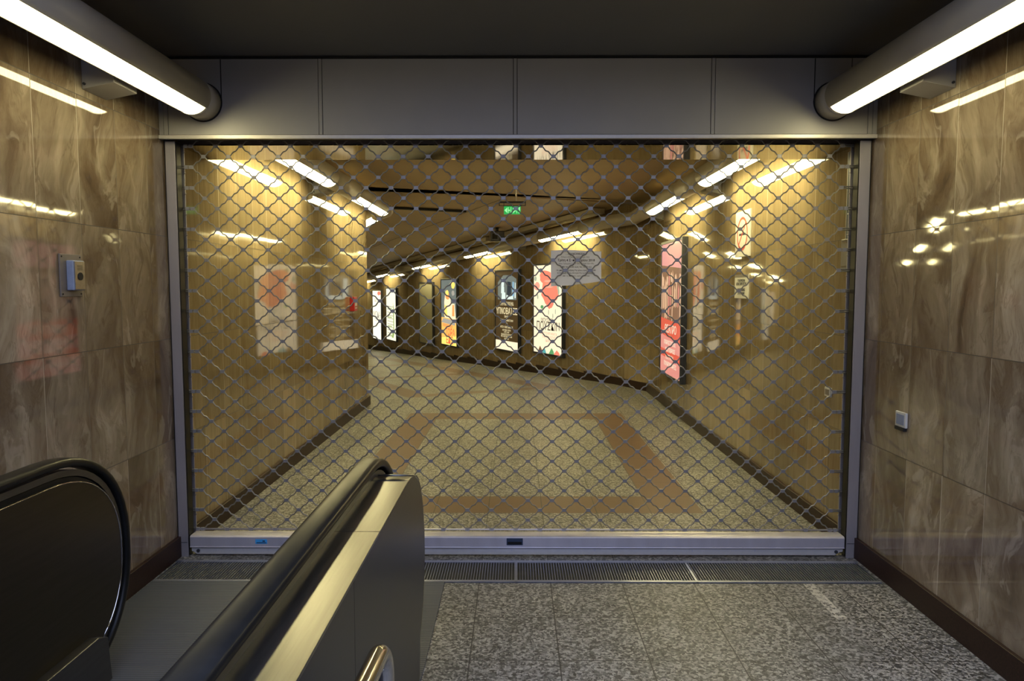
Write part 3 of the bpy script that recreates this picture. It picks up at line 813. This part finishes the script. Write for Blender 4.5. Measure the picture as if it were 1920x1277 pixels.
# ------------------------------------------------------------------ light boxes with posters
# local frame: x to the viewer's right, y into the wall, z up
def poly(mb, pts, y, m): mb.quad([(a, y, b) for a, b in pts], m)
def blob(mb, cx, cz, rx, rz, y, m, n=18, wob=0.12, seed=1):
    r = random.Random(seed); ph = [r.uniform(-wob, wob) for _ in range(n)]
    mb.quad([(cx + rx * (1 + ph[k]) * math.cos(2*math.pi*k/n), y, cz + rz * (1 + ph[k]) * math.sin(2*math.pi*k/n)) for k in range(n)], m)
LB = 1.0
EM = {}
PS = 0.8
def em(name, col, s=LB):
    k = (name, s)
    if k not in EM: EM[k] = emit('backlit_' + name, col, s)
    return EM[k]
def light_box(label, loc, rotz, wdt, hgt, depth, art, lit=True):
    t = thing('light_box', label, 'poster light box', loc=loc, rotz=rotz)
    hw = wdt / 2; b = 0.035
    F = MB()
    F.box(-hw - b, -hw, -depth, -0.0005, -b, hgt + b); F.box(hw, hw + b, -depth, -0.0005, -b, hgt + b)
    F.box(-hw, hw, -depth, -0.0005, -b, 0.0); F.box(-hw, hw, -depth, -0.0005, hgt, hgt + b)
    F.box(-hw, hw, -0.03, -0.0005, 0.0, hgt)
    F.build('frame', M['darkframe'], t, bevel=0.003)
    F = MB(); F.box(hw + b, hw + b + 0.012, -depth * 0.62, -depth * 0.50, -b + 0.02, hgt + b - 0.02); F.build('hinge_strip', M['darkframe'], t)
    art(t, hw, hgt, -depth + 0.012)
    return t
def art_red(t, hw, h, y):
    B = MB(); mats = [em('salmon_red_poster', (1.0, 0.36, 0.30), PS), em('pink_red_poster', (1.0, 0.42, 0.40), PS), em('brown_photo_red_poster', (0.30, 0.15, 0.09), PS), em('peach_red_poster', (1.0, 0.62, 0.38), PS), em('red_red_poster', (0.95, 0.13, 0.08), PS), em('cream_red_poster', (1.0, 0.85, 0.62), PS)]
    poly(B, [(-hw, 0), (hw, 0), (hw, h), (-hw, h)], y, 0)
    poly(B, [(-hw, h * .84), (hw, h * .80), (hw, h), (-hw, h)], y - .001, 1)
    poly(B, [(-hw, h * .43), (hw, h * .40), (hw, h * .80), (-hw, h * .84)], y - .001, 2)
    r = random.Random(5)
    for k in range(11):
        x0 = -hw + (k + 0.1) * 2 * hw / 11; wq = r.uniform(.03, .075); za = h * r.uniform(.41, .52); zb = h * r.uniform(.62, .78)
        x1 = min(hw, x0 + wq)
        poly(B, [(x0, za), (x1, za + .02), (min(hw, x1 + .02), zb), ((x0 + x1) / 2, zb + .06), (x0 + .01, zb)], y - .002, r.choice((3, 3, 5, 0)))
    for k in range(5):
        cx = -hw + .12 + k * (2 * hw - .2) / 4; blob(B, cx, h * r.uniform(.70, .75), .045, .06, y - .003, 3, seed=k)
    poly(B, [(-hw, h * .30), (hw, h * .26), (hw, h * .40), (-hw, h * .43)], y - .001, 4)
    poly(B, [(-hw, h * .13), (hw, h * .11), (hw, h * .17), (-hw, h * .19)], y - .001, 4)
    B.build('poster', mats, t)
    its = [('ΘΕΑΤΡΟ', 0.14, -0.0, h * .345, 1.2, .002, y - .003)]
    for k, s_ in enumerate(('ΠΑΡΑΣΤΑΣΕΙΣ', 'ΟΚΤΩΒΡΙΟΣ', 'ΕΙΣΙΤΗΡΙΑ', 'ΠΛΗΡΟΦΟΡΙΕΣ')): its.append((s_, 0.075, -0.03 + .03 * (k % 2), h * (.24 - .055 * k), 1.3, .001, y - .003))
    join_text(t, 'lettering', its, em('cream_red_poster', (1.0, 0.85, 0.62), PS))
def art_flowers(t, hw, h, y):
    B = MB(); mats = [em('ivory', (1.0, 0.86, 0.58), 1.15), em('coral', (1.0, 0.25, 0.16), 1.05), em('coral_light', (1.0, 0.40, 0.28), 1.05), em('leaf_green', (0.12, 0.38, 0.14), 1.0), em('leaf_brown', (0.20, 0.10, 0.04), 1.0), em('teal', (0.10, 0.42, 0.42), 1.0), em('sage', (0.45, 0.52, 0.36), 1.0)]
    poly(B, [(-hw, 0), (hw, 0), (hw, h), (-hw, h)], y, 0)
    blob(B, 0.10, h * .73, .34, .30, y - .001, 1, seed=3); blob(B, -0.06, h * .86, .26, .14, y - .0015, 1, seed=4); blob(B, 0.10, h * .58, .16, .12, y - .0015, 1, seed=8)
    blob(B, -0.44, h * .76, .12, .08, y - .001, 2, seed=5); blob(B, 0.06, h * .76, .17, .03, y - .003, 2, seed=6); blob(B, 0.02, h * .82, .16, .02, y - .003, 2, seed=9)
    for cx, cz, rx, rz, mi in ((-.27, .94, .03, .05, 3), (-.5, .85, .05, .05, 6), (.42, .78, .05, .10, 6), (.44, .70, .03, .06, 6), (-.22, .525, .06, .035, 3), (-.40, .64, .03, .05, 6), (.05, .47, .02, .05, 6), (.22, .43, .02, .05, 6), (.32, .48, .018, .05, 6)):
        blob(B, cx, h * cz, rx, rz, y - .002, mi, seed=int(cx * 100) + 200)
    for x0, x1, mi, z_ in ((-.40, -.20, 4, .13), (-.22, -.04, 5, .11), (.06, .28, 3, .12), (.25, .50, 1, .09)):
        poly(B, [(x0, 0.0), (x1, 0.0), (x1 - .03, z_ * .5), ((x0 + x1) / 2, z_)], y - .001, mi)
    B.build('poster', mats, t)
    join_text(t, 'lettering', [('ΜΟΥΣΕΙΟ', 0.105, -0.02, h * .375, 1.0, 0, y - .003), ('ΠΟΥΣΚΙΝ', 0.22, 0.02, h * .305, 0.95, .001, y - .003)], M['ink'])
    join_text(t, 'small_print', [('ΑΡΙΣΤΟΥΡΓΗΜΑΤΑ', 0.07, 0.06, h * .225, 1.0, 0, y - .003), ('ΤΗΣ ΣΥΛΛΟΓΗΣ', 0.07, 0.06, h * .185, 1.0, 0, y - .003), ('ΕΚΘΕΣΗ', 0.07, 0.06, h * .145, 1.0, 0, y - .003)], em('print_pink', (0.85, 0.33, 0.22), 1.0))
def art_dark(t, hw, h, y):
    B = MB(); mats = [em('dark_brown', (0.060, 0.034, 0.012), 1.0), em('slate', (0.17, 0.20, 0.18), 1.0), em('ice', (0.75, 0.88, 0.80), 1.1), em('sky_blue', (0.25, 0.45, 0.60), 1.1), em('night', (0.02, 0.035, 0.05), 1.0), em('ivory', (1.0, 0.86, 0.58), 1.15)]
    poly(B, [(-hw, 0), (hw, 0), (hw, h), (-hw, h)], y, 0)
    poly(B, [(-hw + .12, h * .64), (hw - .08, h * .64), (hw - .08, h * .90), (hw * .4, h * .95), (-hw * .3, h * .95), (-hw + .12, h * .86)], y - .001, 1)
    for x0, x1, za, zb, mi in ((-.28, -.12, .72, .90, 2), (-.26, -.05, .645, .73, 2), (.02, .24, .70, .86, 4), (.28, .38, .68, .86, 3), (.40, .46, .66, .85, 2), (-.02, .34, .645, .69, 2), (-.14, -.02, .80, .90, 1)):
        poly(B, [(x0, h * za), (x1, h * (za + .005)), (x1 - .01, h * zb), (x0 + .02, h * (zb + .01))], y - .002, mi)
    blob(B, .10, h * .72, .08, .05, y - .003, 4, seed=2); blob(B, -.36, h * .70, .05, .09, y - .003, 1, seed=5)
    poly(B, [(-hw, 0), (hw, 0), (hw, h * .115), (-hw, h * .115)], y - .001, 5)
    B.build('poster', mats, t)
    L1 = em('print_cream', (0.95, 0.80, 0.45), 1.0)
    its = [('ΥΠΝΟΒΑΤΕΣ', 0.19, 0.0, h * .49, .92, .002, y - .003)]
    for s_, sz, z_ in (('ΕΚΔΟΣΕΙΣ ΤΕΧΝΗΣ ΚΑΙ', .055, .60), ('ΛΟΓΟΥ ΠΑΡΟΥΣΙΑΖΟΥΝ', .055, .575), ('ΣΚΗΝΗ', .06, .425), ('ΜΕ ΤΗ ΣΥΜΜΕΤΟΧΗ', .06, .375), ('ΚΑΙ', .05, .335), ('ΑΠΟ 5 ΟΚΤΩΒΡΙΟΥ', .065, .29), ('ΔΕΥΤΕΡΑ ΤΡΙΤΗ', .05, .25), ('ΣΤΙΣ 21:00', .05, .225), ('ΣΚΗΝΟΘΕΣΙΑ ΜΟΥΣΙΚΗ', .045, .195), ('ΦΩΤΙΣΜΟΙ ΚΟΣΤΟΥΜΙΑ', .045, .17), ('ΕΙΣΙΤΗΡΙΑ', .045, .14)):
        its.append((s_, sz, 0.0, h * z_, 1.1, 0, y - .003))
    join_text(t, 'lettering', its, L1)
def art_orange(t, hw, h, y):
    B = MB(); mats = [em('amber', (1.0, 0.52, 0.12), 1.2), em('slate', (0.17, 0.20, 0.22), 1.0), em('yellow', (1.0, 0.72, 0.16), 1.3), em('orange', (1.0, 0.35, 0.10), 1.2), em('pale', (1.0, 0.80, 0.50), 1.2), em('red', (0.85, 0.12, 0.05), 1.2), em('greyish', (0.45, 0.42, 0.35), 1.0)]
    poly(B, [(-hw, 0), (hw, 0), (hw, h), (-hw, h)], y, 0)
    poly(B, [(-hw, h * .42), (hw, h * .42), (hw, h * .96), (hw * .3, h), (-hw, h)], y - .001, 1)
    poly(B, [(-hw * .55, h * .42), (hw * .9, h * .40), (hw * .75, h * .66), (hw * .1, h * .74), (-hw * .4, h * .84), (-hw * .6, h * .66)], y - .002, 4)
    blob(B, -.10, h * .76, .15, .11, y - .003, 3, seed=4); blob(B, -.12, h * .80, .12, .07, y - .004, 2, seed=5); blob(B, .33, h * .92, .13, .09, y - .003, 2, seed=6)
    blob(B, .32, h * .80, .11, .07, y - .003, 6, seed=7); poly(B, [(.15, h * .64), (.45, h * .64), (.45, h * .76), (.15, h * .74)], y - .003, 1)
    poly(B, [(.25, h * .45), (.42, h * .45), (.40, h * .62), (.28, h * .62)], y - .004, 3); poly(B, [(-.35, h * .45), (-.1, h * .45), (-.12, h * .60), (-.3, h * .62)], y - .004, 2)
    poly(B, [(-hw, h * .34), (hw * .8, h * .31), (hw * .8, h * .38), (-hw * .7, h * .41)], y - .004, 6)
    poly(B, [(-hw * .8, h * .28), (hw * .5, h * .26), (hw * .5, h * .31), (-hw * .8, h * .33)], y - .004, 3)
    poly(B, [(-hw, 0), (hw, 0), (hw, h * .16), (-hw, h * .10)], y - .001, 2)
    B.build('poster', mats, t)
    join_text(t, 'lettering', [('ΤΩΡΑ', 0.26, 0.10, h * .19, 1.0, .004, y - .005), ('ΕΔΩ', 0.26, 0.06, h * .07, 1.0, .004, y - .005)], em('red', (0.85, 0.12, 0.05), 1.2))
def art_blank(t, hw, h, y):
    B = MB(); B.box(-hw, hw, y, y + 0.006, 0, h); B.build('pane', simple('unlit_diffuser', (0.42, 0.40, 0.30), 0.15, var=0.03), t)
def art_green(t, hw, h, y):
    B = MB(); mats = [em('ivory_green', (0.93, 0.90, 0.66), 1.3), em('leaf', (0.35, 0.48, 0.16), 1.0), em('grey_line', (0.32, 0.32, 0.24), 1.0)]
    poly(B, [(-hw, 0), (hw, 0), (hw, h), (-hw, h)], y, 0)
    for k in range(11):
        z_ = h * (.06 + k * .058); poly(B, [(-hw * .8, z_ + .02), (hw * .45, z_), (hw * .45, z_ + .02), (-hw * .8, z_ + .04)], y - .001, 2)
        poly(B, [(-hw * .75, z_ + .045), (hw * .2, z_ + .04), (hw * .1, z_ + .075), (-hw * .7, z_ + .07)], y - .001, 1 if k % 3 == 0 else 0)
    poly(B, [(hw * .45, h * .06), (hw * .62, h * .12), (hw * .62, h * .60), (hw * .42, h * .74)], y - .001, 1)
    poly(B, [(hw * .1, h * .05), (hw * .5, h * .05), (hw * .6, h * .2), (hw * .3, h * .16)], y - .002, 1)
    B.build('poster', mats, t)
def art_white(t, hw, h, y):
    B = MB(); mats = [em('ivory_white', (1.0, 0.93, 0.70), 1.4), em('coral', (1.0, 0.25, 0.16), 1.05)]
    poly(B, [(-hw, 0), (hw, 0), (hw, h), (-hw, h)], y, 0)
    blob(B, hw * .55, h * .95, .22, .07, y - .001, 1, seed=3)
    B.build('poster', mats, t)
    join_text(t, 'lettering', [('ΕΚΘΕΣΗ', 0.16, 0.0, h * .80, 1, 0, y - .003), ('ΜΟΔΑ', 0.30, 0.0, h * .50, 1.1, .002, y - .003), ('ΤΕΧΝΗ', 0.22, .03, h * .41, 1.1, .001, y - .003)], em('grey_text', (0.25, 0.24, 0.2), 1.0))
DEP = 0.07
light_box('red backlit poster in a black frame on the right wall', (XR, 9.02, 0.47), R(-90), 1.17, 1.66, DEP, art_red)
AR = math.atan2(-U.y, -U.x)
for s_, lab, art in ((3.14, 'backlit ivory poster with big coral flowers, on the angled wall', art_flowers), (5.00, 'dark brown backlit poster with white lettering, on the angled wall', art_dark),
                   (8.58, 'backlit yellow and orange poster farther along the angled wall', art_orange), (10.46, 'unlit blank grey-green light box on the angled wall', art_blank),
                   (14.07, 'pale backlit poster with green stripes near the far end of the passage', art_green), (15.90, 'white backlit poster with a red top, farthest down the passage', art_white)):
    light_box(lab, P(s_, 0, 0.385 + drop(s_ - 0.6)), AR, 1.14, 1.68, DEP, art)

# ------------------------------------------------------------------ things on the walls
def wallthing(name, label, cat, side, Y, z):
    return thing(name, label, cat, loc=((XL if side < 0 else XR), Y, z), rotz=R(90) if side < 0 else R(-90))
# intercom on the left wall
t = wallthing('intercom', 'small metal intercom with a blue-grey box on the left marble wall', 'intercom', -1, 3.198, 1.631)
B = MB(); B.box(-0.077, 0.077, -0.008, -0.0005, -0.094, 0.094); bp = B.build('back_plate', M['boxgrey'], t, bevel=0.002)
B = MB()
for x in (-0.066, 0.066):
    for z in (-0.082, 0.082): B.cyl((x, -0.0085, z), 0.004, 0.003, 'y', 10)
B.build('screws', M['black'], bp)
B = MB(); B.prism([(-0.036, -0.066), (0.047, -0.066), (0.047, 0.066), (-0.036, 0.066)], 'y', -0.040, -0.008); bx = B.build('body', M['bluegrey'], t, bevel=0.004)
B = MB(); B.box(-0.030, 0.043, -0.043, -0.040, -0.062, 0.062); B.build('face_plate', M['steel'], t, bevel=0.001)
B = MB(); B.cyl((0.008, -0.044, -0.004), 0.017, 0.004, 'y', 20); B.build('call_button', M['black'], t)
B = MB()
for k in range(4): B.box(-0.012, 0.026, -0.0437, -0.0428, 0.024 + k * .006, 0.026 + k * .006)
B.build('speaker_slots', M['black'], t)
# socket / switch on the near right wall
t = wallthing('wall_switch', 'small pale switch plate low on the right marble wall in front of the shutter', 'switch', 1, 3.679, 0.898)
B = MB(); B.box(-0.049, 0.049, -0.014, -0.0005, -0.038, 0.040); B.build('frame', M['white'], t, bevel=0.003)
B = MB(); B.box(-0.036, 0.036, -0.016, -0.014, -0.026, 0.028); B.build('rocker', M['bluegrey'], t, bevel=0.002)
B = MB(); B.box(-0.043, 0.043, -0.020, -0.0005, -0.055, -0.039); B.build('lock_tab', M['black'], t, bevel=0.001)
t = wallthing('wall_switch', 'small switch plate on the right wall behind the shutter lattice', 'switch', 1, 4.553, 0.913)
B = MB(); B.box(-0.042, 0.042, -0.014, -0.0005, -0.030, 0.030); B.build('frame', M['white'], t, bevel=0.003)
B = MB(); B.box(-0.028, 0.028, -0.016, -0.014, -0.018, 0.018); B.build('rocker', M['boxgrey'], t, bevel=0.002)
# prohibition sign
t = wallthing('prohibition_sign', 'white board with a red no-smoking ring on the right wall behind the shutter', 'sign', 1, 6.36, 2.045)
B = MB(); B.box(-0.20, 0.20, -0.014, -0.0005, -0.20, 0.20); B.build('board', M['signwhite'], t, bevel=0.002)
B = MB(); n_ = 40; r0, r1 = 0.125, 0.146
for k in range(n_):
    a0, a1 = 2*math.pi*k/n_, 2*math.pi*(k+1)/n_
    B.quad([(r0*math.cos(a0), -.0155, r0*math.sin(a0)), (r1*math.cos(a0), -.0155, r1*math.sin(a0)), (r1*math.cos(a1), -.0155, r1*math.sin(a1)), (r0*math.cos(a1), -.0155, r0*math.sin(a1))])
B.quad([(-.094, -.0150, -.082), (-.082, -.0150, -.094), (.094, -.0150, .082), (.082, -.0150, .094)])
B.build('red_ring', M['signred'], t)
B = MB(); B.box(-0.09, 0.07, -.0148, -.0142, -0.015, 0.004); B.box(0.075, 0.09, -.0148, -.0142, -0.015, 0.004)
for k in range(4): B.box(0.078 - k * .006, 0.083 - k * .006, -.0148, -.0142, 0.012 + k * .014, 0.024 + k * .014)
B.build('cigarette_symbol', M['ink'], t)
# notice plate under it
t = wallthing('information_plate', 'small white plate with lines of dark text under the no-smoking board', 'sign', 1, 6.37, 1.585)
B = MB(); B.box(-0.19, 0.19, -0.010, -0.0005, -0.105, 0.105); B.build('board', M['signwhite'], t, bevel=0.001)
join_text(t, 'print', [('ΤΟ ΚΑΠΝΙΣΜΑ', 0.030, 0, 0.050, 1.0, .0005, -.011), ('ΑΠΑΓΟΡΕΥΕΤΑΙ', 0.034, 0, 0.020, 1.1, .001, -.011), ('NO SMOKING', 0.034, 0, -0.030, 1.0, .001, -.011), ('ΣΤΟ ΣΤΑΘΜΟ', 0.030, 0, -0.062, 1.0, .0005, -.011)], M['ink'])
B = MB(); B.box(-0.19, 0.19, -.0106, -.0100, 0.078, 0.105); B.build('header_band', M['boxgrey'], t)
# fire alarm on the left wall
t = wallthing('fire_alarm', 'small red fire alarm box on the left wall behind the shutter', 'fire alarm', -1, 8.66, 1.375)
B = MB(); B.box(-0.085, 0.085, -0.055, -0.0005, -0.085, 0.085); B.build('box', M['red'], t, bevel=0.006)
B = MB(); B.box(-0.045, 0.045, -0.058, -0.055, -0.02, 0.045); B.box(-0.05, 0.05, -0.058, -0.055, -0.055, -0.04); B.build('label_plate', M['white'], t, bevel=0.001)
# key box with conduit on the right wall just behind the rail
t = wallthing('shutter_control_box', 'narrow grey control box with a vertical conduit on the right wall beside the shutter rail', 'control box', 1, 4.335, 1.775)
B = MB(); B.box(-0.045, 0.050, -0.035, -0.0005, -0.095, 0.09); B.build('box', M['boxgrey'], t, bevel=0.003)
B = MB(); B.box(-0.030, 0.036, -0.037, -0.035, 0.066, 0.071); B.box(-0.030, 0.036, -0.037, -0.035, 0.078, 0.082); B.box(-0.030, 0.036, -0.037, -0.035, -0.075, -0.070); B.build('bright_trim', M['chrome'], t)
B = MB(); B.cyl((0.0, -0.037, 0.030), 0.008, 0.004, 'y', 14); B.build('key_switch', M['black'], t)
B = MB(); B.box(0.005, 0.042, -0.030, -0.0005, 0.09, 0.60); B.build('conduit', M['darkblue'], t, bevel=0.002)
B = MB(); B.box(-0.002, 0.005, -0.031, -0.0005, 0.09, 0.60); B.build('conduit_edge', M['trim'], t)

# exit sign hanging from the ceiling
t = thing('exit_sign', 'green lit exit sign with a left arrow hanging from the passage ceiling', 'exit sign', loc=(-0.045, 8.65, 2.49))
B = MB(); B.box(-0.100, 0.100, -0.008, 0.008, -0.047, 0.047); B.build('panel', emit('backlit_green', (0.02, 0.42, 0.08), 1.0), t, bevel=0.001)
B = MB(); yq = -0.0085
B.quad([(-.095, yq, 0), (-.060, yq, -.034), (-.060, yq, .034)])
for x in (-.052, -.020, .006): B.quad([(x, yq, -.036), (x + .007, yq, -.036), (x + .007, yq, .036), (x, yq, .036)])
B.quad([(-.045, yq, -.010), (-.028, yq, -.010), (-.028, yq, .008), (-.045, yq, .008)])
# running figure
B.quad([(.040, yq, .024), (.050, yq, .024), (.050, yq, .036), (.040, yq, .036)])
B.quad([(.028, yq, -.004), (.044, yq, .000), (.050, yq, .022), (.036, yq, .022)])
B.quad([(.020, yq, .012), (.034, yq, .020), (.036, yq, .014), (.022, yq, .005)]); B.quad([(.050, yq, .020), (.066, yq, .006), (.062, yq, .001), (.048, yq, .013)])
B.quad([(.028, yq, -.002), (.038, yq, -.004), (.026, yq, -.022), (.008, yq, -.028), (.008, yq, -.020)]); B.quad([(.034, yq, -.004), (.044, yq, -.001), (.060, yq, -.020), (.056, yq, -.036), (.049, yq, -.034), (.051, yq, -.020)])
B.quad([(.074, yq, -.036), (.090, yq, -.036), (.090, yq, .036), (.074, yq, .036)])
B.build('pictogram', emit('sign_white', (0.35, 0.95, 0.40), 1.0), t)
B = MB(); B.box(-0.160, 0.160, -0.012, 0.012, 0.085, 0.105); B.box(-0.110, 0.110, -0.006, 0.006, 0.048, 0.056)
for x in (-.155, .155): B.box(x - .004, x + .004, -0.004, 0.004, 0.052, 0.09)
for x in (-.10, .10): B.box(x - .003, x + .003, -0.003, 0.003, 0.047, 0.09)
B.box(-.155, -.10, -.004, .004, .052, .058); B.box(.10, .155, -.004, .004, .052, .058)
B.build('hanger_bar', M['darkframe'], t)
B = MB(); B.cyl((0.045, 0, 0.225), 0.009, 0.245, 'z', 12); B.build('rod', M['trim'], t)
B = MB(); B.cyl((0.045, 0, 0.352), 0.032, 0.014, 'z', 20); B.build('ceiling_rose', M['trim'], t)

# camera hanging under the ceiling of the ramp
cp = Vector((-0.37, 14.0, 0)); sc_ = (cp - C0).dot(U); cz_ = CEIL + drop(sc_)
t = thing('security_camera', 'dark square security camera hanging under the ceiling above the angled wall lamps', 'camera', loc=(cp.x, cp.y, cz_), rotz=R(8))
B = MB(); B.box(-0.13, 0.13, -0.12, 0.16, -0.27, -0.07); B.build('body', M['darkframe'], t, bevel=0.012)
B = MB(); B.box(-0.13 , 0.02, -0.128, -0.118, -0.25, -0.10); B.build('face_frame', M['steel_side'], t, bevel=0.004)
B = MB(); B.box(-0.105, -0.005, -0.134, -0.127, -0.225, -0.125); B.build('lens', M['black'], t)
B = MB(); B.cyl((0, 0, -0.036), 0.03, 0.07); B.build('mount', M['darkframe'], t)

# cable trunking along the top of the angled wall, with a break behind the camera
def trunk(label, s0_, s1_):
    a_, b_ = P(s0_, -0.30), P(s1_, -0.30)
    B = MB(); z0_, z1_ = CEIL + drop(s0_), CEIL + drop(s1_)
    B.sweep([Vector((0, 0, z0_ - 0.055)), Vector(b_ - a_) + Vector((0, 0, z1_ - 0.055))], [(-0.11, -0.045), (0.11, -0.045), (0.11, 0.035), (-0.11, 0.035)], smooth=False)
    return tag(B.build('cable_trunking', M['tube'], loc=a_), label, 'cable trunking')
trunk('cream cable trunking under the ceiling above the nearer part of the angled wall', 0.95, 4.7)
trunk('cream cable trunking under the ceiling farther down the angled wall', 5.3, 18.5)
# black strip added to stand for a dark slot in the ceiling past the bend
a_ = P(1.92, -3.55, 0)
B = MB(); B.box(-0.05, 0.05, 0.0, 1.35, -0.03, 0.0)
tag(B.build('ceiling_slot_strip', M['black'], loc=(a_.x, a_.y, CEIL + drop(1.92) - 0.004), rotz=math.atan2(N.y, N.x) - R(90)), 'short black strip standing for a dark ceiling slot past the bend', 'ceiling slot strip')
